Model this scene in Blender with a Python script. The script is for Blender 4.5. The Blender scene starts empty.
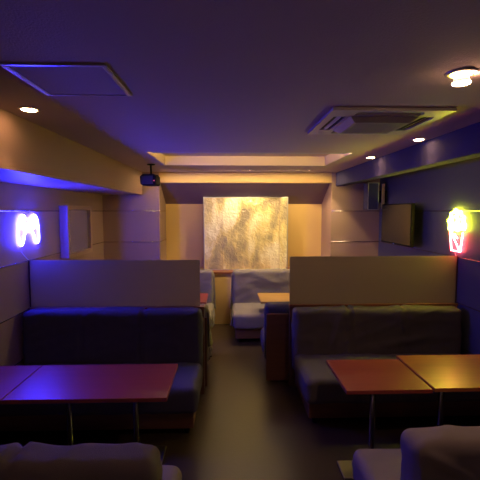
import bpy, bmesh, math, random
from mathutils import Vector, noise, Matrix
random.seed(7)
S = bpy.context.scene
COL = S.collection
PI = math.pi

# ------------------------------------------------------------------ materials
def mat(name, color, rough=.6, metal=0., bump=0., bscale=60., var=0., vscale=4., spec=.5, coat=0., stretch=(1, 1, 1)):
    m = bpy.data.materials.new(name); m.use_nodes = True
    nt = m.node_tree; b = nt.nodes['Principled BSDF']
    b.inputs['Base Color'].default_value = (*color, 1)
    b.inputs['Roughness'].default_value = rough
    b.inputs['Metallic'].default_value = metal
    b.inputs['Specular IOR Level'].default_value = spec
    b.inputs['Coat Weight'].default_value = coat
    tc = nt.nodes.new('ShaderNodeTexCoord')
    mp = nt.nodes.new('ShaderNodeMapping'); mp.inputs['Scale'].default_value = stretch
    nt.links.new(tc.outputs['Object'], mp.inputs['Vector'])
    if var:
        n = nt.nodes.new('ShaderNodeTexNoise'); n.inputs['Scale'].default_value = vscale
        n.inputs['Detail'].default_value = 5
        nt.links.new(mp.outputs['Vector'], n.inputs['Vector'])
        r = nt.nodes.new('ShaderNodeMapRange')
        r.inputs['To Min'].default_value = 1 - var; r.inputs['To Max'].default_value = 1 + var
        nt.links.new(n.outputs['Fac'], r.inputs['Value'])
        h = nt.nodes.new('ShaderNodeHueSaturation'); h.inputs['Color'].default_value = (*color, 1)
        nt.links.new(r.outputs['Result'], h.inputs['Value'])
        nt.links.new(h.outputs['Color'], b.inputs['Base Color'])
    if bump:
        n = nt.nodes.new('ShaderNodeTexNoise'); n.inputs['Scale'].default_value = bscale
        n.inputs['Detail'].default_value = 3
        nt.links.new(mp.outputs['Vector'], n.inputs['Vector'])
        bp = nt.nodes.new('ShaderNodeBump'); bp.inputs['Strength'].default_value = bump
        bp.inputs['Distance'].default_value = .004
        nt.links.new(n.outputs['Fac'], bp.inputs['Height'])
        nt.links.new(bp.outputs['Normal'], b.inputs['Normal'])
    return m

def emis(name, color, strength):
    m = bpy.data.materials.new(name); m.use_nodes = True
    b = m.node_tree.nodes['Principled BSDF']
    b.inputs['Base Color'].default_value = (.6, .6, .6, 1)
    b.inputs['Emission Color'].default_value = (*color, 1)
    b.inputs['Emission Strength'].default_value = strength
    return m

M = {}
M['wall'] = mat('cream_wallpaper', (.38, .25, .205), .5, bump=.25, bscale=90, spec=.35)
M['backwall'] = mat('ochre_wallpaper', (.66, .44, .18), .55, bump=.2, bscale=90, spec=.3)
M['navy'] = mat('navy_wall_paint', (.070, .070, .150), .5, bump=.2, bscale=80, spec=.4)
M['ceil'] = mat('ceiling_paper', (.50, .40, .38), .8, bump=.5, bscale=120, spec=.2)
M['slopeshade'] = mat('shade_darkened_slope_paper', (.24, .17, .20), .85, spec=.1)  # shade behind the beam is put into this darker slope colour
M['navymatte'] = mat('matt_navy_paint', (.062, .060, .125), .85, spec=.08)
M['ceiltray'] = mat('ceiling_tray_paper', (.62, .48, .36), .75, bump=.2, bscale=120, spec=.2)
M['floor'] = mat('brown_vinyl_floor', (.047, .031, .022), .33, bump=.1, bscale=40, var=.15, vscale=3, spec=.4)
M['trim'] = mat('brushed_metal_strip', (.66, .58, .52), .22, .95)
M['fabric'] = mat('grey_sofa_cover', (.23, .20, .185), .9, bump=.6, bscale=350, spec=.15, var=.08, vscale=9)
M['darkfabric'] = mat('dark_navy_grey_sofa_cover', (.062, .056, .098), .7, bump=.6, bscale=350, spec=.25, var=.08, vscale=9)
M['charcoal'] = mat('charcoal_sofa_cover', (.105, .090, .092), .75, bump=.6, bscale=350, spec=.25, var=.08, vscale=9)
M['woodbase'] = mat('dark_brown_wood', (.13, .055, .03), .45, var=.3, vscale=5, stretch=(.6, .6, 6), bump=.05)
M['rail'] = mat('reddish_wood_rail', (.22, .075, .035), .35, var=.2, vscale=8, stretch=(.4, 6, 6))
M['table'] = mat('red_brown_laminate', (.27, .045, .03), .36, var=.18, vscale=6, stretch=(.35, 5, 1), spec=.35)
M['table2'] = mat('brown_laminate', (.38, .115, .03), .30, var=.25, vscale=6, stretch=(.35, 5, 1), coat=.15)
M['table3'] = mat('honey_laminate', (.42, .24, .07), .3, var=.15, vscale=6, stretch=(.35, 5, 1))
M['edge'] = mat('dark_table_edge', (.06, .02, .015), .4)
M['chrome'] = mat('chrome_tube', (.6, .6, .6), .18, 1.)
M['darkchrome'] = mat('dark_polished_tube', (.26, .26, .28), .2, 1.)
M['steel'] = mat('dull_steel_plate', (.45, .42, .38), .35, 1.)
M['black'] = mat('black_plastic', (.006, .006, .007), .6, spec=.08)
M['screen'] = mat('dark_glossy_screen', (.02, .02, .02), .2, spec=.5)
M['alu'] = mat('satin_aluminium', (.6, .6, .6), .35, .9)
M['plastic'] = mat('pale_grey_plastic', (.46, .44, .44), .45)
M['plastic2'] = mat('grey_grille_plastic', (.33, .32, .38), .5)
M['slot'] = mat('dark_slot', (.02, .02, .02), .6)
M['hatch'] = mat('hatch_board', (.47, .38, .37), .8, bump=.5, bscale=120)
M['frame'] = mat('tan_wood_frame', (.42, .27, .18), .4)
M['mirror'] = mat('frosted_mirror_panel', (.5, .46, .45), .25, .75)
M['cable'] = mat('white_cable', (.7, .7, .7), .4)
M['blue'] = emis('blue_neon', (.020, .020, 1), 290)
M['bluew'] = emis('pale_blue_neon', (.05, .04, 1), 220)
M['lime'] = emis('yellow_green_neon', (.92, 1., .03), 75)
M['red'] = emis('red_pink_neon', (1., .08, .08), 60)
M['warm'] = emis('warm_lamp_glass', (1., .55, .25), 60)
M['led_red'] = emis('red_indicator', (1., .05, .02), 1.2)
M['led_blue'] = emis('blue_indicator', (.1, .2, 1), 3)
M['strip'] = emis('warm_light_tube', (1., .62, .26), 1)

# translucent frosted acrylic
m = bpy.data.materials.new('frosted_acrylic'); m.use_nodes = True
nt = m.node_tree; b = nt.nodes['Principled BSDF']; out = nt.nodes['Material Output']
b.inputs['Base Color'].default_value = (.235, .195, .19, 1); b.inputs['Roughness'].default_value = .42
b.inputs['Specular IOR Level'].default_value = .45
tl = nt.nodes.new('ShaderNodeBsdfTranslucent'); tl.inputs['Color'].default_value = (.62, .55, .48, 1)
tr = nt.nodes.new('ShaderNodeBsdfTransparent'); tr.inputs['Color'].default_value = (.8, .78, .75, 1)
m1 = nt.nodes.new('ShaderNodeMixShader'); m1.inputs[0].default_value = .45
m2 = nt.nodes.new('ShaderNodeMixShader'); m2.inputs[0].default_value = .14
nt.links.new(b.outputs[0], m1.inputs[1]); nt.links.new(tl.outputs[0], m1.inputs[2])
nt.links.new(m1.outputs[0], m2.inputs[1]); nt.links.new(tr.outputs[0], m2.inputs[2])
nt.links.new(m2.outputs[0], out.inputs['Surface'])
M['acrylic'] = m

# crinkled gold foil
m = bpy.data.materials.new('crinkled_gold_foil'); m.use_nodes = True
nt = m.node_tree; b = nt.nodes['Principled BSDF']
b.inputs['Metallic'].default_value = .35
tc = nt.nodes.new('ShaderNodeTexCoord')
n1 = nt.nodes.new('ShaderNodeTexNoise'); n1.inputs['Scale'].default_value = 2.2; n1.inputs['Detail'].default_value = 8
n1.inputs['Distortion'].default_value = .35
n2 = nt.nodes.new('ShaderNodeTexNoise'); n2.inputs['Scale'].default_value = 18; n2.inputs['Detail'].default_value = 6
n2.inputs['Distortion'].default_value = .8
cr = nt.nodes.new('ShaderNodeValToRGB')
cr.color_ramp.elements[0].position = .38; cr.color_ramp.elements[0].color = (.38, .31, .20, 1)
cr.color_ramp.elements[1].position = .60; cr.color_ramp.elements[1].color = (1.0, .92, .62, 1)
e = cr.color_ramp.elements.new(.5); e.color = (.78, .64, .28, 1)
mpg = nt.nodes.new('ShaderNodeMapping'); mpg.inputs['Scale'].default_value = (1.5, 1, .75)
nt.links.new(tc.outputs['Object'], mpg.inputs['Vector'])
nt.links.new(mpg.outputs[0], n1.inputs['Vector']); nt.links.new(tc.outputs['Object'], n2.inputs['Vector'])
nt.links.new(n1.outputs['Fac'], cr.inputs[0]); nt.links.new(cr.outputs[0], b.inputs['Base Color'])
rr = nt.nodes.new('ShaderNodeMapRange'); rr.inputs['To Min'].default_value = .15; rr.inputs['To Max'].default_value = .55
nt.links.new(n2.outputs['Fac'], rr.inputs['Value']); nt.links.new(rr.outputs[0], b.inputs['Roughness'])
ad = nt.nodes.new('ShaderNodeMath'); ad.operation = 'ADD'
nt.links.new(n1.outputs['Fac'], ad.inputs[0]); nt.links.new(n2.outputs['Fac'], ad.inputs[1])
bp = nt.nodes.new('ShaderNodeBump'); bp.inputs['Strength'].default_value = .5; bp.inputs['Distance'].default_value = .03
nt.links.new(ad.outputs[0], bp.inputs['Height']); nt.links.new(bp.outputs[0], b.inputs['Normal'])
M['gold'] = m

# ------------------------------------------------------------------ mesh helpers
def box(bm, x0, x1, y0, y1, z0, z1):
    v = [bm.verts.new((x, y, z)) for z in (z0, z1) for y in (y0, y1) for x in (x0, x1)]
    for f in ((0, 2, 3, 1), (4, 5, 7, 6), (0, 1, 5, 4), (2, 6, 7, 3), (0, 4, 6, 2), (1, 3, 7, 5)):
        bm.faces.new([v[i] for i in f])
    return v

def mesh(name, bm, m, parent=None, loc=(0, 0, 0), rot=(0, 0, 0), bevel=0., smooth=False, seg=3):
    bmesh.ops.recalc_face_normals(bm, faces=bm.faces[:])
    me = bpy.data.meshes.new(name); bm.to_mesh(me); bm.free()
    o = bpy.data.objects.new(name, me); COL.objects.link(o)
    for mm in (m if isinstance(m, (list, tuple)) else [m]): me.materials.append(mm)
    o.location = loc; o.rotation_euler = rot
    if parent: o.parent = parent
    if smooth or bevel:
        for p in me.polygons: p.use_smooth = True
    if bevel:
        md = o.modifiers.new('Bevel', 'BEVEL'); md.width = bevel; md.segments = seg; md.limit_method = 'ANGLE'
        md.harden_normals = True
    return o

def boxobj(name, dims, m, parent=None, bevel=0., **k):
    bm = bmesh.new(); box(bm, *dims)
    return mesh(name, bm, m, parent, bevel=bevel, **k)

def cyl(bm, c, r0, r1, h, axis='z', n=24, cap=True):
    rings = []
    for k, (t, r) in enumerate(((0, r0), (h, r1))):
        ring = []
        for i in range(n):
            a = 2 * PI * i / n; u, v = r * math.cos(a), r * math.sin(a)
            p = {'z': (u, v, t), 'x': (t, u, v), 'y': (u, t, v)}[axis]
            ring.append(bm.verts.new((c[0] + p[0], c[1] + p[1], c[2] + p[2])))
        rings.append(ring)
    for i in range(n):
        j = (i + 1) % n
        bm.faces.new((rings[0][i], rings[0][j], rings[1][j], rings[1][i]))
    if cap:
        bm.faces.new(rings[0][::-1]); bm.faces.new(rings[1])

def lathe(bm, prof, c=(0, 0, 0), n=32):
    rings = []
    for r, z in prof:
        rings.append([bm.verts.new((c[0] + max(r, .0004) * math.cos(2 * PI * i / n), c[1] + max(r, .0004) * math.sin(2 * PI * i / n), c[2] + z)) for i in range(n)])
    for a, b_ in zip(rings, rings[1:]):
        for i in range(n):
            j = (i + 1) % n
            bm.faces.new((a[i], a[j], b_[j], b_[i]))
    bm.faces.new(rings[0][::-1]); bm.faces.new(rings[-1])

def tube(bm, pts, r, closed=False, n=10):
    pts = [Vector(p) for p in pts]; L = len(pts); rings = []
    up = Vector((.123, .31, .94)).normalized(); prev = None
    for i, p in enumerate(pts):
        a = pts[(i - 1) % L] if (closed or i > 0) else p
        b_ = pts[(i + 1) % L] if (closed or i < L - 1) else p
        t = (b_ - a).normalized()
        if prev is None:
            u = t.cross(up).normalized()
        else:
            u = (prev - t * prev.dot(t)).normalized()
        prev = u; v = t.cross(u)
        rings.append([bm.verts.new(p + r * (math.cos(2 * PI * k / n) * u + math.sin(2 * PI * k / n) * v)) for k in range(n)])
    for i in range(L if closed else L - 1):
        A, B = rings[i], rings[(i + 1) % L]
        if closed and i == L - 1:   # align ring twist
            best = min(range(n), key=lambda s: (A[0].co - B[s].co).length)
            B = B[best:] + B[:best]
        for k in range(n):
            j = (k + 1) % n
            bm.faces.new((A[k], A[j], B[j], B[k]))
    if not closed:
        bm.faces.new(rings[0][::-1]); bm.faces.new(rings[-1])

def catmull(P, closed=False, n=8):
    P = [Vector(p) for p in P]; L = len(P); out = []
    for i in range(L if closed else L - 1):
        g = (lambda k: P[k % L]) if closed else (lambda k: P[min(max(k, 0), L - 1)])
        p0, p1, p2, p3 = g(i - 1), g(i), g(i + 1), g(i + 2)
        for s in range(n):
            t = s / n
            out.append(.5 * ((2 * p1) + (-p0 + p2) * t + (2 * p0 - 5 * p1 + 4 * p2 - p3) * t * t + (-p0 + 3 * p1 - 3 * p2 + p3) * t ** 3))
    if not closed: out.append(P[-1])
    return out

def thing(name, label, cat, loc=(0, 0, 0), rz=0, group=None):
    o = bpy.data.objects.new(name, None); COL.objects.link(o)
    o.location = loc; o.rotation_euler = (0, 0, rz); o.empty_display_size = .1
    return tag(o, label, cat, group)

def tag(o, label, cat, group=None):
    o['label'] = label; o['category'] = cat
    if group: o['group'] = group
    return o

def struct(name, bm, m, label=None, **k):
    o = mesh(name, bm, m, **k); o['kind'] = 'structure'
    if label: o['label'] = label
    return o

def sbox(name, dims, m, label=None, **k):
    bm = bmesh.new(); box(bm, *dims)
    return struct(name, bm, m, label, **k)

# ------------------------------------------------------------------ room shell
XL, XR, YB, YF, H = -1.83, 2.26, -2.6, 6.45, 2.285
YP = 5.85
sbox('floor', (XL - .1, XR + .1, YB - .1, YF + .1, -.1, 0), M['floor'])
sbox('wall_left', (XL - .1, XL, YB, YF, 0, H + .15), M['wall'])
sbox('wall_right', (XR, XR + .1, YB, YF, 0, H + .15), M['navy'])
sbox('wall_front', (XL - .1, XR + .1, YF, YF + .1, 0, H + .15), M['backwall'])
sbox('wall_back', (XL - .1, XR + .1, YB - .1, YB, 0, H + .15), M['wall'])
# ceiling slab with the raised tray opening
TX0, TX1, TY0, TY1, TZ = -.79, 1.225, 3.87, 4.98, H + .115
bm = bmesh.new()
LY0, LY1, LX0, LX1 = 5.525, 5.60, -.93, 1.46      # shallow slot for the line light before the beam
for d in ((XL, XR, YB, TY0), (XL, XR, TY1, LY0), (XL, XR, LY1, YF), (XL, TX0, TY0, TY1), (TX1, XR, TY0, TY1), (XL, LX0, LY0, LY1), (LX1, XR, LY0, LY1)):
    box(bm, *d, H, H + .15)
box(bm, LX0, LX1, LY0, LY1, H + .0038, H + .15)
struct('ceiling', bm, M['ceil'])
sbox('ceiling_tray', (TX0, TX1, TY0, TY1, TZ, TZ + .04), M['ceiltray'])
bm = bmesh.new()
g = .012
box(bm, TX0, TX1, TY1 - g, TY1 - .001, H + .001, TZ - .001); box(bm, TX0 + .001, TX0 + g, TY0 + .01, TY1 - g, H + .001, TZ - .001)
box(bm, TX1 - g, TX1 - .001, TY0 + .01, TY1 - g, H + .001, TZ - .001)
struct('trim_tray', bm, M['ceiltray'])
# alcove pillars, cross beam, side soffits
sbox('wall_pillar_left', (XL, -1.005, YP, YF, 0, H), M['wall'])
sbox('wall_pillar_right', (1.535, XR, YP, YF, 0, H), M['wall'])
sbox('ceiling_beam', (-1.005, 1.535, YP, YP + .12, 1.72 + .415, H), M['backwall'])
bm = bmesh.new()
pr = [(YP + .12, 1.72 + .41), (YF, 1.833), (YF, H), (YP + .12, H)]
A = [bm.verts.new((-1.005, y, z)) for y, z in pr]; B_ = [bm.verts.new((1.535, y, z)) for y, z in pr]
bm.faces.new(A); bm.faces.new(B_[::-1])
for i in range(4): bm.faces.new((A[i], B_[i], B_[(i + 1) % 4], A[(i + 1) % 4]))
struct('ceiling_slope', bm, M['slopeshade'])
sbox('ceiling_soffit_left', (XL, -1.25, YB, YP, 1.72 + .235, H), M['wall'])
bm = bmesh.new()
box(bm, 1.60, 1.73, YB, YP, 1.72 + .37, H)
struct('ceiling_soffit_right', bm, M['navymatte'])
# ledge under the picture
bm = bmesh.new()
box(bm, -1.005, 1.535, 5.92, YF, 0, .775)
struct('wall_ledge', bm, M['backwall'])
bm = bmesh.new()
box(bm, -1.005, 1.535, 5.905, YF, .775, .80)
struct('trim_ledge', bm, M['rail'])
# metal joint strips between wall panels
n = 1
def strip(axis, c, L):
    global n
    bm = bmesh.new(); cyl(bm, c, .0055, .0055, L, axis, 12)
    struct('trim_%d' % n, bm, M['trim'], smooth=True); n += 1
for z in (1.72, 1.265, .82, .40):
    strip('y', (XL + .001, YB, z), YP - YB)
    strip('y', (XR - .001, YB, z), YP - YB)
for z in (1.72, 1.265):
    strip('x', (XL + .005, YP - .001, z), -1.005 - XL - .005)
    strip('x', (1.535, YP - .001, z), XR - .005 - 1.535)
    strip('y', (-1.005 + .001, YP + .01, z), YF - YP - .01)
for x, s in ((XL, 1), (XR, -1)):
    a, b_ = sorted((x, x + s * .012))
    sbox('baseboard_' + ('left' if s > 0 else 'right'), (a, b_, YB, YP, 0, .07), M['woodbase'])

# ------------------------------------------------------------------ sofas
def axis_pts(h, r, n):
    a = [-h, -h + r * .18, -h + r * .42, -h + r * .7, -h + r]
    b_ = [-x for x in a[::-1]]
    mid = [(-h + r) + (2 * h - 2 * r) * k / n for k in range(1, n)]
    return a + mid + b_

def cushion(dx, dy, dz, r, seed, nx=12, ny=6, nz=8, puff=.012, amp=.006, folds=(), freq=5., creases=()):
    """Soft rounded block centred at the origin, with wrinkles in the cloth."""
    hx, hy, hz = dx / 2, dy / 2, dz / 2
    r = min(r, hx * .95, hy * .95, hz * .95)
    X, Y, Z = axis_pts(hx, r, nx), axis_pts(hy, r, ny), axis_pts(hz, r, nz)
    bm = bmesh.new(); cache = {}
    def V(p):
        k = tuple(round(c, 5) for c in p)
        if k in cache: return cache[k]
        p = Vector(p)
        q = Vector((max(-hx + r, min(hx - r, p.x)), max(-hy + r, min(hy - r, p.y)), max(-hz + r, min(hz - r, p.z))))
        d = p - q; nn = d.normalized() if d.length > 1e-9 else Vector((0, 0, 1))
        w = q + nn * r
        ex = 1 - abs(w.x / hx) ** 3; ey = 1 - abs(w.y / hy) ** 3; ez = 1 - abs(w.z / hz) ** 3
        b_ = puff * (nn.x ** 2 * ey * ez + nn.y ** 2 * ex * ez + nn.z ** 2 * ex * ey)
        s = Vector((seed * 3.1, seed * 1.7, 0))
        t = noise.noise(w * freq + s) * amp
        wr = noise.noise(Vector((w.x * 2.2 + w.z * 1.5, w.y * 3, w.z * 9 - w.x * 3)) + s)
        t += amp * 1.3 * max(0, 1 - abs(wr) * 5)
        for (P, D, wd, am) in folds:
            P = Vector(P); D = Vector(D); L = D.length; Dn = D / L
            u = (w - P).dot(Dn)
            if -.03 < u < L + .05:
                c = P + Dn * u; dist = (w - c).length
                if dist < wd * 3:
                    f = max(0., min(1., (u + .03) / .08)) * max(0., min(1., (L + .05 - u) / .1))
                    t += am * math.exp(-(dist / wd) ** 2) * f
        for cx_, dp_ in creases:
            t -= dp_ * math.exp(-((w.x - cx_ + .012 * math.sin(w.z * 9 + seed)) / .013) ** 2) - dp_ * .35 * math.exp(-((w.x - cx_) / .06) ** 2)
        cache[k] = bm.verts.new(w + nn * (b_ + t))
        return cache[k]
    def grid(A, B, f):
        for i in range(len(A) - 1):
            for j in range(len(B) - 1):
                vs = [V(f(A[i], B[j])), V(f(A[i + 1], B[j])), V(f(A[i + 1], B[j + 1])), V(f(A[i], B[j + 1]))]
                if len(set(vs)) == 4: bm.faces.new(vs)
    for s in (-1, 1):
        grid(X, Y, lambda a, c: (a, c, s * hz)); grid(X, Z, lambda a, c: (a, s * hy, c)); grid(Y, Z, lambda a, c: (s * hx, a, c))
    return bm

def flap(pts_y, z_top, z_bot, x, sgn, seed):
    """Loose edge of the cloth cover hanging down the end of a sofa (local coordinates)."""
    bm = bmesh.new(); y0, y1 = pts_y; NY, NZ = 22, 18; rows = []
    for j in range(NZ + 1):
        row = []
        for i in range(NY + 1):
            u, v = i / NY, j / NZ
            y = y0 + (y1 - y0) * u
            hem = z_bot + .05 * noise.noise(Vector((u * 4, seed, 0))) + .02 * math.sin(u * 17 + seed)
            z = z_top + (hem - z_top) * v
            off = .010 + v * (.014 * math.sin(u * 19 + seed * 2 + v * 1.5) + .012 * noise.noise(Vector((u * 5, v * 3, seed))) + .008)
            row.append(bm.verts.new((x + sgn * max(off, .008), y, z)))
        rows.append(row)
    for a, b_ in zip(rows, rows[1:]):
        for i in range(NY): bm.faces.new((a[i], a[i + 1], b_[i + 1], b_[i]))
    return bm

def sofa(label, x0, x1, y_rear, depth, facing, cuts, seed, back_t=.16, seat_h=.385, back_h=.875, panel=False, ends=(), folds=None, hem=None, fab=None):
    """facing -1: seat towards the camera (-Y); +1: towards the far wall.  cuts are world x of the cushion seams."""
    fab = fab or M['fabric']
    xc = (x0 + x1) / 2
    t = thing('sofa', label, 'sofa', (xc, y_rear, 0), 0 if facing < 0 else PI, 'grey covered bench sofas of the booths')
    f = -1 if facing < 0 else 1
    def lx(x): return (x - xc) * (1 if f < 0 else -1)
    w = (x1 - x0) / 2
    # everything below is in local coords: rear at y=0, seat towards -y
    boxobj('base', (-w + .03, w - .03, -depth + .05, -.03, .055, .20), M['woodbase'], t, bevel=.006)
    for sx in (-1, 1):
        for yy in (-depth + .10, -.10):
            bm = bmesh.new(); cyl(bm, (sx * (w - .09), yy, 0), .018, .024, .056, n=14)
            mesh('foot', bm, M['black'], t, smooth=True)
    sd = seat_h - .19; dx = x1 - x0
    ck = [(lx(c), .018 + .008 * ((k * 7 + seed) % 3) / 2) for k, c in enumerate(cuts)]
    bm = cushion(dx, depth - back_t + .03, sd, .045, seed, nx=44, ny=9, nz=3, puff=.008, amp=.005, creases=[(c, d * .5) for c, d in ck])
    mesh('seat', bm, fab, t, loc=(0, -(depth + back_t - .03) / 2, .19 + sd / 2), smooth=True)
    bd = back_h - .21
    bm = cushion(dx, back_t, bd, .042, seed + 20, nx=60, ny=4, nz=20, puff=.006, amp=.006, folds=folds or (), creases=ck)
    mesh('backrest', bm, fab, t, loc=(0, -back_t / 2 - .005, .21 + bd / 2), smooth=True)
    if panel:
        boxobj('back_panel', (-w + .005, w - .005, 0.0, .022, .02, .70), M['woodbase'], t, bevel=.004)
    for e in ends:      # world x of the end
        x = lx(e); s = 1 if x > 0 else -1
        bm = flap((-back_t + .02, -.01), back_h - .06, hem or .42, x - s * .004, s, seed + 3)
        o = mesh('cover_flap', bm, fab, t, smooth=True)
        md = o.modifiers.new('Solid', 'SOLIDIFY'); md.thickness = .006; md.offset = 1
        bm = flap((-depth + .05, -back_t - .02), seat_h - .05, .21, x - s * .004, s, seed + 7)
        o = mesh('cover_flap', bm, fab, t, smooth=True)
        md = o.modifiers.new('Solid', 'SOLIDIFY'); md.thickness = .006; md.offset = 1
    return t

sofa('grey covered sofa under the blue game controller sign, facing the camera', -1.79, -.235, 3.575, .70, -1, (-1.28, -.76), 1, fab=M['darkfabric'], back_h=.846)
sofa('grey covered sofa below the right frosted screen, facing the camera behind two tables', .615, 2.20, 3.735, .74, -1, (1.14, 1.66), 5, fab=M['charcoal'], back_h=.806,
     folds=(((-.45, -.085, -.05), (.10, 0, .33), .02, .016), ((.20, -.085, .12), (.10, 0, .04), .010, .020), ((.02, -.085, -.03), (.42, 0, .06), .014, .018),
            ((.25, -.085, -.16), (.35, 0, .03), .012, .018), ((.05, -.085, -.24), (.5, 0, .03), .014, .012), ((-.6, -.085, -.2), (.4, 0, -.05), .014, .012)))
sofa('grey covered sofa seen from behind in the bottom left corner of the photo', -1.80, -.250, 1.28, .74, 1, (-1.28, -.76), 9, back_h=.858)
sofa('grey covered sofa seen from behind in the bottom right corner of the photo', .70, 2.20, 1.37, .76, 1, (1.30, 1.80), 13, back_h=.850,
     folds=(((.70, .085, .29), (-.24, 0, -.15), .013, .036), ((.735, .085, .25), (-.03, 0, -.25), .014, .02), ((.45, .085, .22), (-.30, 0, -.10), .02, .014)))
sofa('grey sofa facing the far wall, mostly hidden behind the left frosted screen', -1.80, -.20, 3.75, .70, 1, (-1.28, -.76), 17, ends=(-.20,), panel=True, back_h=.80)
sofa('sofa with brown wooden rear panel beside the aisle, behind the right frosted screen', .375, 2.20, 3.865, .60, 1, (.98, 1.58), 21, panel=True, back_t=.17, back_h=.785, fab=M['darkfabric'])
sofa('grey wrinkled sofa against the far ledge, right of the gap under the gold panel', .065, 2.20, 5.82, .82, -1, (.78, 1.49), 25, ends=(.065,), hem=.3, back_h=.86,
     folds=(((-.75, -.09, .26), (.36, 0, -.12), .018, .022), ((-.78, -.09, .18), (.36, 0, -.06), .015, .018), ((-.95, -.09, -.1), (.2, 0, .12), .015, .014)))
sofa('grey sofa against the far ledge, left of the gap under the gold panel', -1.79, -.215, 5.82, .82, -1, (-1.27, -.74), 29, ends=(-.215,), hem=.3, back_h=.86)

# ------------------------------------------------------------------ booth partitions with frosted screens
def partition(label, x0, x1, y0, y1, px0, ptop, zr=.84):
    yc = (y0 + y1) / 2
    t = thing('booth_partition', label, 'partition', ((x0 + x1) / 2, yc, 0), 0, 'booth partitions with frosted screens')
    X0, X1 = x0 - (x0 + x1) / 2, x1 - (x0 + x1) / 2
    P0 = px0[0] - (x0 + x1) / 2; P1 = px0[1] - (x0 + x1) / 2
    h = (y1 - y0) / 2
    boxobj('low_wall', (X0, X1, -h + .006, h - .006, 0, zr - .023), M['woodbase'], t, bevel=.003)
    boxobj('rail', (X0 - .004, X1 + .004, -h, h, zr - .023, zr), M['rail'], t, bevel=.004)
    # frosted sheet with rounded top corners
    bm = bmesh.new(); r = .012; z0, z1 = zr, ptop
    prof = [(P0, z0), (P1, z0)]
    for k in range(7):
        a = k / 6 * PI / 2; prof.append((P1 - r + r * math.cos(a), z1 - r + r * math.sin(a)))
    for k in range(7):
        a = PI / 2 + k / 6 * PI / 2; prof.append((P0 + r + r * math.cos(a), z1 - r + r * math.sin(a)))
    F = [bm.verts.new((x, -.004, z)) for x, z in prof]; R = [bm.verts.new((x, .004, z)) for x, z in prof]
    bm.faces.new(F); bm.faces.new(R[::-1])
    for i in range(len(F)):
        j = (i + 1) % len(F); bm.faces.new((F[i], R[i], R[j], F[j]))
    s = mesh('frosted_screen', bm, M['acrylic'], t)
    e = (P0 - .004, P0 + .005) if x0 < 0 else (P1 - .005, P1 + .004)
    boxobj('wall_channel', (e[0], e[1], -.009, .009, z0, z1 + .004), M['edge'], t)
    return t
partition('low brown partition topped by the frosted screen on the left of the aisle', -1.826, -.225, 3.605, 3.70, (-1.822, -.262), 1.268, .835)
partition('low brown partition topped by the frosted screen on the right of the aisle', .600, 2.256, 3.76, 3.83, (.600, 2.252), 1.28, .812)

# ------------------------------------------------------------------ tables
def table(label, x0, x1, y0, y1, legs, zt=.60, m=None, grp='low tables in the booths', plate=(.25, .20), ly=0.):
    xc, yc = (x0 + x1) / 2, (y0 + y1) / 2
    t = thing('table', label, 'table', (xc, yc, 0), 0, grp)
    hx, hy = (x1 - x0) / 2, (y1 - y0) / 2
    top = boxobj('tabletop', (-hx, hx, -hy, hy, zt - .026, zt), m or M['table'], t, bevel=.004)
    bm = bmesh.new(); box(bm, -hx + .0015 - .003, hx + .0015, -hy - .0015, -hy + .001, zt - .022, zt - .005)
    bm.free()
    for lx_ in legs:
        l = lx_ - xc
        bm = bmesh.new(); lathe(bm, [(.030, .014), (.028, .02), (.019, .028), (.019, zt - .05), (.03, zt - .045)], (l, ly, 0), 24)
        c = mesh('leg', bm, M['darkchrome'], t, smooth=True)
        o = boxobj('foot_plate', (l - plate[0], l + plate[0], ly - plate[1], ly + plate[1], .004, .016), M['steel'], c, bevel=.005)
        bm = bmesh.new()
        box(bm, l - .12, l + .12, ly - .02, ly + .02, zt - .046, zt - .0265); box(bm, l - .02, l + .02, max(-.2, ly - .18), ly + .18, zt - .045, zt - .027)
        o = mesh('top_bracket', bm, M['black'], c)
    return t
table('wide red brown table with blue glow in front of the left sofa', -1.350, -.37, 2.31, 2.845, (-1.06, -.62), plate=(.17, .2))
table('red brown table at the left edge of the photo, against the wall', -1.815, -1.355, 2.31, 2.845, (-1.585,), plate=(.15, .2))
table('plain red brown square table nearest the aisle on the right', .738, 1.288, 2.37, 2.885, (.945,), zt=.60, ly=-.15, plate=(.205, .09))
table('brown table with yellow glow on the right, against the red one', 1.298, 2.02, 2.372, 2.945, (1.43,), zt=.607, m=M['table2'], ly=-.13, plate=(.2, .1))
table('far orange lit table between the two right hand sofas at the back', .402, 1.35, 4.80, 5.335, (.80,), m=M['table3'], ly=-.17, plate=(.2, .12))
table('far table left of the aisle, its dark corner just past the frosted screen', -1.3, -.27, 4.80, 5.335, (-.80,), ly=-.17, plate=(.2, .12))

# ------------------------------------------------------------------ gold panel
t = thing('gold_panel', 'large crinkled gold foil panel standing on the ledge of the far wall', 'picture', (.278, 6.20, .80))
bm = bmesh.new()
W, Hh = .657, 1.137
NX, NZ = 60, 52
vs = [[bm.verts.new((-W + .012 + (2 * W - .024) * i / NX, -.056 - .005 * noise.fractal(Vector((i * .09, j * .05, 3.)), .8, 2., 4), .012 + (Hh - .024) * j / NZ)) for i in range(NX + 1)] for j in range(NZ + 1)]
for j in range(NZ):
    for i in range(NX): bm.faces.new((vs[j][i], vs[j][i + 1], vs[j + 1][i + 1], vs[j + 1][i]))
mesh('foil_sheet', bm, M['gold'], t, smooth=True)
boxobj('backing_board', (-W + .004, W - .004, -.035, .045, .002, Hh - .002), M['frame'], t)
bm = bmesh.new()
for d in ((-W, -W + .012, -.068, .045, 0, Hh), (W - .012, W, -.068, .045, 0, Hh), (-W + .012, W - .012, -.068, .045, 0, .012), (-W + .012, W - .012, -.068, .045, Hh - .012, Hh)):
    box(bm, *d)
mesh('frame', bm, M['alu'], t)
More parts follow.
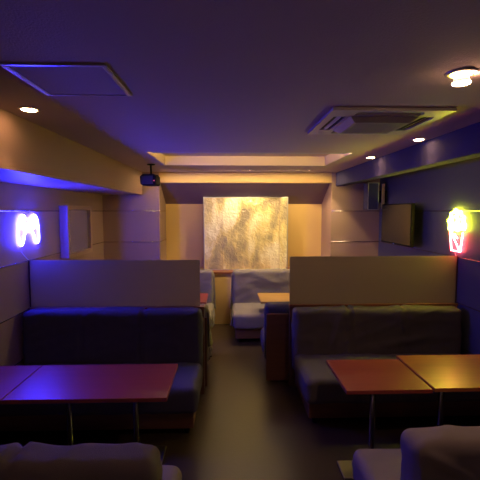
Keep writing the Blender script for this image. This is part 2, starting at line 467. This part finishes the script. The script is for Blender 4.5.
for x in (-.37, .22, .52):
    bm = bmesh.new()
    if x == .22: box(bm, x, x + .006, -.066, -.05, Hh - .13, Hh - .012)
    else: box(bm, x, x + .004, -.0655, -.05, .012, Hh - .012)
    mesh('foil_seam', bm, M['frame'], t)

# ------------------------------------------------------------------ neon signs
def cord(parent, pts, r=.0022, m=None):
    bm = bmesh.new(); tube(bm, catmull(pts, False, 6), r, n=6)
    return mesh('power_cord', bm, m or M['cable'], parent, smooth=True)

# game controller on the left wall; local x runs along the wall, z up, +y away from the wall
t = thing('neon_sign', 'blue white glowing neon sign shaped like a game controller on the left wall', 'neon sign', (XL + .016, 3.655, 1.558), -PI / 2, 'neon signs')
# controller outline, symmetric about x = 0
half = [(0, .095), (.045, .095), (.080, .120), (.120, .138), (.165, .125), (.195, .085), (.213, .02), (.222, -.06), (.220, -.115), (.196, -.148), (.160, -.152), (.130, -.125), (.108, -.075), (.085, -.040), (.045, -.025)]
half = [(x * .82, z * .9) for x, z in half]
pts = [(x, 0, z) for x, z in half] + [(0, 0, -.025)] + [(-x, 0, z) for x, z in half[:0:-1]]
bm = bmesh.new(); tube(bm, catmull(pts, True, 6), .0095, True)
mesh('outline_tube', bm, M['blue'], t, smooth=True)
bm = bmesh.new()
r = .036
cx, cz = .098, .045
def ring(cx, cz, r, n=20, y=0.): return [(cx + r * math.cos(2 * PI * k / n), y, cz + r * math.sin(2 * PI * k / n)) for k in range(n)]
for (bx, bz) in ((cx, cz + .033), (cx, cz - .033), (cx - .033, cz), (cx + .033, cz)):
    bm = bmesh.new(); tube(bm, ring(bx, bz, .012), .005, True, 8); mesh('button', bm, M['bluew'], t, smooth=True)
a = .014; L = .042
d = [(-cx + sx, 0, cz + sz) for sx, sz in ((-a, L), (a, L), (a, a), (L, a), (L, -a), (a, -a), (a, -L), (-a, -L), (-a, -a), (-L, -a), (-L, a), (-a, a))]
bm = bmesh.new(); tube(bm, catmull(d, True, 3), .006, True, 8); mesh('direction_pad', bm, M['bluew'], t, smooth=True)
for sx in (-1, 1):
    bm = bmesh.new(); tube(bm, ring(sx * .038, -.004, .017), .0055, True, 8); mesh('thumb_stick', bm, M['bluew'], t, smooth=True)
    bm = bmesh.new(); tube(bm, [(sx * .013, 0, .045), (sx * .032, 0, .045)], .005, n=8); mesh('small_button', bm, M['bluew'], t, smooth=True)
for px, pz in ((-.10, .124), (.10, .124), (.15, -.135), (-.15, -.135)):
    bm = bmesh.new(); cyl(bm, (px, -.015, pz), .005, .005, .012, 'y', 10); mesh('standoff', bm, M['cable'], t, smooth=True)
cord(t, [(.14, -.012, -.14), (.12, -.012, -.2), (.03, -.012, -.27), (-.02, -.012, -.31), (-.04, -.012, -.45), (-.045, -.012, -.62)])

# popcorn box on the right wall; local x runs towards -Y (viewer's right when facing the wall)
t = thing('neon_sign', 'yellow and red glowing neon sign shaped like a popcorn box on the right wall', 'neon sign', (XR - .017, 3.81, 1.512), PI / 2 , 'neon signs')
# local +y -> world -X ; local x -> world +Y
bumps = [(-.112, .03), (-.130, .075), (-.105, .105), (-.112, .150), (-.070, .165), (-.060, .200), (-.015, .195), (.02, .222), (.055, .195), (.095, .180), (.098, .140), (.128, .110), (.112, .07), (.118, .03), (.07, .015), (.03, .038), (-.015, .015), (-.06, .038)]
bm = bmesh.new(); tube(bm, catmull([(x * 1.1, 0, z) for x, z in bumps], True, 6), .0125, True)
mesh('popcorn_outline', bm, M['lime'], t, smooth=True)
for (px, pz, rr_) in ((-.055, .105, .030), (.035, .12, .034), (-.005, .065, .022), (.078, .07, .024), (.085, .135, .02), (-.085, .065, .02), (.0, .165, .02)):
    bm = bmesh.new(); tube(bm, ring(px, pz, rr_, 16), .008, True, 8); mesh('popcorn_curl', bm, M['lime'], t, smooth=True)
box_pts = [(-.105, .004), (.105, .004), (.075, -.185), (-.075, -.185)]
bm = bmesh.new(); tube(bm, [(x, .0, z) for x, z in ((-.108, .0), (-.075, -.185), (.075, -.185), (.108, .0))], .0085, n=8)
mesh('box_outline', bm, M['red'], t, smooth=True)
bm = bmesh.new(); tube(bm, [(.085, .0, -.01), (-.06, .0, -.175)], .0065, n=8); mesh('box_stripe', bm, M['red'], t, smooth=True)
bm = bmesh.new(); tube(bm, [(.03, .0, -.02), (-.02, .0, -.06)], .0065, n=8); mesh('box_stripe', bm, M['red'], t, smooth=True)
for px, pz in ((-.10, .13), (.10, .14), (-.07, -.18), (.07, -.18)):
    bm = bmesh.new(); cyl(bm, (px, -.015, pz), .005, .005, .012, 'y', 10); mesh('standoff', bm, M['cable'], t, smooth=True)
cord(t, [(.02, 0, -.19), (.03, -.010, -.21), (.0, -.012, -.26), (.06, -.012, -.33), (.10, -.012, -.45), (.11, -.012, -.60)])

# ------------------------------------------------------------------ framed panel on left wall
t = thing('wall_frame', 'square framed panel with blue lit edge standing out from the left wall', 'frame', (XL, 4.72, 1.49), 0)
yy, zz, dp = .375, .29, .095
bm = bmesh.new()
for d in ((0.001, dp, -yy, -yy + .045, -zz, zz), (0.001, dp, yy - .045, yy, -zz, zz), (0.001, dp, -yy + .045, yy - .045, zz - .045, zz), (0.001, dp, -yy + .045, yy - .045, -zz, -zz + .045)):
    box(bm, *d)
mesh('frame', bm, M['frame'], t, bevel=.004)
boxobj('panel', (.02, .065, -yy + .045, yy - .045, -zz + .045, zz - .045), M['mirror'], t)

# ------------------------------------------------------------------ television
t = thing('television', 'dark wall mounted television on the right wall', 'television', (XR, 4.92, 1.555))
boxobj('body', (-.155, -.115, -.44, .44, -.255, .255), M['black'], t, bevel=.006)
boxobj('screen', (-.158, -.1545, -.425, .425, -.235, .243), M['screen'], t)
bm = bmesh.new(); box(bm, -.115, -.02, -.12, .12, -.12, .12); box(bm, -.02, -.001, -.16, .16, -.18, .18)
mesh('wall_bracket', bm, M['black'], t, bevel=.004)
boxobj('power_light', (-.161, -.1575, .02, .027, -.250, -.244), M['led_blue'], t)

# framed wall box near the far right corner
t = thing('wall_box', 'small upright box with pale edges high in the far right corner', 'speaker', (XR, 5.62, 1.74))
boxobj('body', (-.29, -.145, -.10, .10, 0, .37), M['navy'], t, bevel=.004)
boxobj('wall_mount', (-.144, -.001, -.02, .05, .10, .27), M['black'], t)
boxobj('side_plate', (-.10, -.06, -.11, -.09, .01, .36), M['frame'], t)
bm = bmesh.new()
for d in ((-.295, -.286, -.107, -.098, -.006, .376), (-.152, -.140, -.107, -.098, -.006, .376), (-.286, -.152, -.107, -.098, .368, .376), (-.286, -.152, -.107, -.098, -.006, .003)):
    box(bm, *d)
mesh('front_trim', bm, M['alu'], t)
boxobj('grille', (-.1455, -.1415, -.075, .085, .03, .34), M['slot'], t)

# ------------------------------------------------------------------ ceiling speaker
t = thing('ceiling_speaker', 'small black speaker hanging from the ceiling near the far left', 'speaker', (-.93, 4.86, H), math.radians(-14))
bm = bmesh.new(); cyl(bm, (0, 0, -.012), .045, .05, .012, 'z', 20); mesh('mount_plate', bm, M['black'], t, smooth=False)
bm = bmesh.new(); cyl(bm, (0, 0, -.13), .011, .011, .12, 'z', 14); mesh('stem', bm, M['black'], t, smooth=True)
bm = bmesh.new()
o_ = [(-.10, -.245), (-.065, -.262), (.075, -.262), (.098, -.245), (.098, -.155), (.07, -.125), (-.07, -.125), (-.105, -.15)]
F = [bm.verts.new((x, -.09, z)) for x, z in o_]; R = [bm.verts.new((x * .8, .09, z)) for x, z in o_]
bm.faces.new(F); bm.faces.new(R[::-1])
for i in range(8): bm.faces.new((F[i], R[i], R[(i + 1) % 8], F[(i + 1) % 8]))
mesh('body', bm, M['black'], t, bevel=.006)
boxobj('front_grille', (-.085, .06, -.094, -.0895, -.245, -.145), M['slot'], t)
bm = bmesh.new(); cyl(bm, (.078, -.095, -.205), .006, .006, .006, 'y', 10); mesh('indicator_light', bm, M['led_red'], t)

# little fitting under the beam
t = thing('sprinkler_head', 'tiny pale tipped fitting hanging just above the gold panel', 'fitting', (.285, 6.10, H))
bm = bmesh.new(); cyl(bm, (0, 0, -.19), .005, .008, .19, 'z', 12); mesh('stem', bm, M['black'], t, smooth=True)
bm = bmesh.new(); lathe(bm, [(.022, -.212), (.026, -.207), (.012, -.195), (.008, -.18)], n=18); mesh('tip', bm, M['chrome'], t, smooth=True)

# ------------------------------------------------------------------ air conditioner cassette
t = thing('air_conditioner', 'square four way cassette air conditioner set in the ceiling on the right', 'air conditioner', (.917, 2.525, H))
a = .343; z1, z0 = -.001, -.016
bm = bmesh.new()
# panel ring between outer edge a and inner edge .215, with openings for four outlets
o1, o2, i1, ow = .298, .225, .205, .19   # outlet outer, outlet inner, grille edge, half length of outlet
def ringbox(x0, x1, y0, y1): box(bm, x0, x1, y0, y1, z0, z1)
for s in (-1, 1):
    for (u0, u1, v0, v1) in ((-a, a, o1, a), (-ow, ow, i1, o2), (-a, -ow, i1, o1), (ow, a, i1, o1)):
        y0_, y1_ = sorted((s * v0, s * v1)); ringbox(u0, u1, y0_, y1_)
    x0_, x1_ = sorted((s * o1, s * a)); ringbox(x0_, x1_, -i1, i1)
    x0_, x1_ = sorted((s * i1, s * o2)); ringbox(x0_, x1_, -i1, i1)
    for q in (-1, 1):
        x0_, x1_ = sorted((s * o2, s * o1)); y0_, y1_ = sorted((q * ow, q * i1)); ringbox(x0_, x1_, y0_, y1_)
mesh('face_panel', bm, M['plastic'], t)
bm = bmesh.new()
b0 = [(-.202, -.202), (.202, -.202), (.202, .202), (-.202, .202)]
lo = [(-.165, -.165), (.165, -.165), (.165, .165), (-.165, .165)]
A = [bm.verts.new((x, y, -.016)) for x, y in b0]; Bv = [bm.verts.new((x, y, -.044)) for x, y in lo]; Cv = [bm.verts.new((x, y, -.004)) for x, y in b0]
bm.faces.new(Bv)
bm.faces.new(Cv)
for i in range(4):
    j = (i + 1) % 4; bm.faces.new((A[i], A[j], Bv[j], Bv[i])); bm.faces.new((Cv[i], Cv[j], A[j], A[i]))
gr = mesh('intake_grille', bm, M['plastic2'], t)
bm = bmesh.new()
for k in range(12): box(bm, -.15, .15, -.143 + k * .026 - .003, -.143 + k * .026 + .003, -.0455, -.0435)
mesh('grille_slats', bm, M['plastic2'], gr)
for k in range(4):
    bm = bmesh.new(); box(bm, -ow + .002, ow - .002, o2 + .002, o1 - .002, -.006, -.002)
    lv = mesh('outlet_recess', bm, M['slot'], t, rot=(0, 0, k * PI / 2))
    bm = bmesh.new(); box(bm, -ow + .006, ow - .006, -.010, .010, -.0012, .0012)
    o = mesh('louvre', bm, M['plastic'], t, rot=(0, 0, k * PI / 2))
    R_ = Matrix.Rotation(k * PI / 2, 4, 'Z') @ Matrix.Translation((0, (o1 + o2) / 2, -.013)) @ Matrix.Rotation(math.radians(28), 4, 'X')
    o.matrix_local = R_

# ------------------------------------------------------------------ ceiling hatch
t = thing('ceiling_hatch', 'square access hatch with shiny metal edging in the ceiling at the upper left', 'hatch', (-.672, 1.788, H))
bm = bmesh.new(); q = .205
for d in ((-q, q, -q, -q + .014), (-q, q, q - .014, q), (-q, -q + .022, -q + .014, q - .014), (q - .022, q, -q + .014, q - .014)):
    box(bm, *d, -.007, -.001)
for s in (-1, 1):
    for k in (.004, .0105, .017):
        x0_, x1_ = sorted((s * (q - k), s * (q - k - .002))); box(bm, x0_, x1_, -q + .014, q - .014, -.009, -.007)
mesh('frame', bm, M['alu'], t)
boxobj('cover_board', (-q + .023, q - .023, -q + .015, q - .015, -.004, -.001), M['hatch'], t)

# ------------------------------------------------------------------ downlights
def spotlight(parent, loc, energy, color, size, blend, rot=(0, 0, 0), rad=.03):
    l = bpy.data.lights.new('lamp_light', 'SPOT'); l.energy = energy; l.color = color; l.spot_size = math.radians(size); l.spot_blend = blend
    l.shadow_soft_size = rad
    o = bpy.data.objects.new('lamp_light', l); COL.objects.link(o); o.location = loc; o.rotation_euler = rot
    if parent: o.parent = parent
    return o
def downlight(label, x, y, energy, color=(1., .55, .27), size=120, blend=.6, r=.042, glow=None, rot=(0, 0, 0)):
    t = thing('downlight', label, 'downlight', (x, y, H), 0, 'small warm downlights in the ceiling')
    bm = bmesh.new(); lathe(bm, [(r + .014, -.001), (r + .013, -.006), (r + .002, -.008), (r, -.003), (r, -.001)], n=32)
    mesh('trim_ring', bm, M['alu'], t, smooth=True)
    bm = bmesh.new(); lathe(bm, [(r - .004, -.003), (r - .006, -.0095), (r * .5, -.012), (0.001, -.013)], n=28)
    mesh('lens', bm, glow or M['warm'], t, smooth=True)
    spotlight(t, (0, 0, -.02), energy, color, size, blend, rot=rot)
    return t
downlight('glowing warm downlight in the ceiling beside the left soffit', -1.10, 2.27, 5.5, size=78, blend=.5)
downlight('glowing warm downlight by the right soffit, just beyond the air conditioner', 1.50, 3.11, 4, size=95)
downlight('small glowing downlight farther along the right soffit, near the raised ceiling tray', 1.498, 4.15, 4, size=95)
dim = emis('dim_lens', (1., .6, .3), 1.0)
downlight('small flush downlight aimed at the far wall, right of the gold panel', 1.12, 5.46, 52, (1., .72, .34), 92, .15, r=.018, glow=dim, rot=(math.radians(24), 0, 0))
downlight('added unseen spot that brightens the middle of the gold panel', .30, 5.46, 50, (1., .74, .38), 92, .15, r=.018, glow=dim, rot=(math.radians(24), 0, 0))  # extra spot added to brighten the foil and the far sofa
t = thing('line_light', 'slim warm line light recessed in the ceiling just before the cross beam', 'light strip', ((LX0 + LX1) / 2, LY0, H + .0038))
hw = (LX1 - LX0) / 2 - .004
boxobj('channel', (-hw, hw, .002, .016, -.0008, -.0002), M['plastic'], t)
boxobj('diffuser', (-hw + .004, hw - .004, .003, .015, -.0014, -.0009), emis('warm_line_diffuser', (1., .72, .32), 215), t)

# globe lamp on the ceiling behind the viewer
t = thing('globe_lamp', 'round frosted ceiling globe lamp behind the viewpoint', 'lamp', (.4, -1.3, H))
bm = bmesh.new(); cyl(bm, (0, 0, -.03), .07, .06, .029, 'z', 28); mesh('ceiling_rose', bm, M['alu'], t, smooth=False)
bm = bmesh.new(); lathe(bm, [(.10 * math.sin(a * PI / 14), -.128 - .10 * math.cos(a * PI / 14)) for a in range(15)], n=28)
mesh('globe', bm, emis('globe_glass', (1., .60, .48), 21), t, smooth=True)

# protruding lamp at the upper right
t = thing('ceiling_lamp', 'bright protruding warm ceiling lamp at the upper right, nearest the camera', 'lamp', (.958, 1.635, H))
bm = bmesh.new(); lathe(bm, [(.062, -.001), (.060, -.006), (.046, -.008), (.043, -.004), (.043, -.001)], n=36); mesh('trim_ring', bm, M['alu'], t, smooth=True)
bm = bmesh.new(); lathe(bm, [(.020, -.003), (.024, -.014), (.034, -.036), (.036, -.040)], n=28); mesh('bulb_housing', bm, M['plastic'], t, smooth=True)
bm = bmesh.new(); lathe(bm, [(.0355, -.0405), (.034, -.045), (.015, -.048), (.001, -.049)], n=28); mesh('bulb_face', bm, M['warm'], t, smooth=True)
bm = bmesh.new(); lathe(bm, [(.042, -.003), (.040, -.009), (.027, -.012), (.027, -.003)], n=28); mesh('glow_ring', bm, M['warm'], t, smooth=True)
spotlight(t, (0, 0, -.06), 16, (1., .55, .36), 78, .7, rot=(math.radians(20), math.radians(8), 0))
l = bpy.data.lights.new('lamp_light', 'POINT'); l.energy = .35; l.color = (1., .5, .3); l.shadow_soft_size = .01
o = bpy.data.objects.new('lamp_light', l); COL.objects.link(o); o.location = (.06, 0, -.02); o.parent = t

# warm light tube on the near lip of the raised tray
t = thing('cove_light', 'warm strip light tucked behind the near lip of the raised ceiling tray', 'light strip', ((TX0 + TX1) / 2, TY0 + .012, H + .075))
bm = bmesh.new(); box(bm, -.95, .95, -.011, .006, -.02, .02); box(bm, -.95, .95, .057, .062, -.072, -.010); box(bm, -.95, .95, -.011, .057, -.074, -.070); mesh('housing', bm, M['plastic'], t)
bm = bmesh.new(); cyl(bm, (-.94, .014, 0), .008, .008, 1.88, 'x', 12); mesh('tube', bm, emis('warm_tube_glass', (1., .68, .24), 150), t, smooth=True)

# ------------------------------------------------------------------ world, camera, view
w = bpy.data.worlds.new('World'); S.world = w; w.use_nodes = True
w.node_tree.nodes['Background'].inputs[0].default_value = (.01, .008, .012, 1)
w.node_tree.nodes['Background'].inputs[1].default_value = .2
cam = bpy.data.cameras.new('Camera'); cam.sensor_width = 36; cam.lens = 395 / 480 * 36; cam.clip_start = .02
co = bpy.data.objects.new('Camera', cam); COL.objects.link(co)
co.location = (0, 0, 1.72); co.rotation_euler = (math.radians(90 - 4.2), 0, math.radians(-1.74))
S.camera = co
S.view_settings.view_transform = 'Standard'; S.view_settings.look = 'None'
S.view_settings.exposure = 0; S.view_settings.gamma = 1; S.view_settings.use_curve_mapping = False
S.cycles.use_denoising = True
S.cycles.max_bounces = 8; S.cycles.diffuse_bounces = 5; S.cycles.sample_clamp_indirect = 4
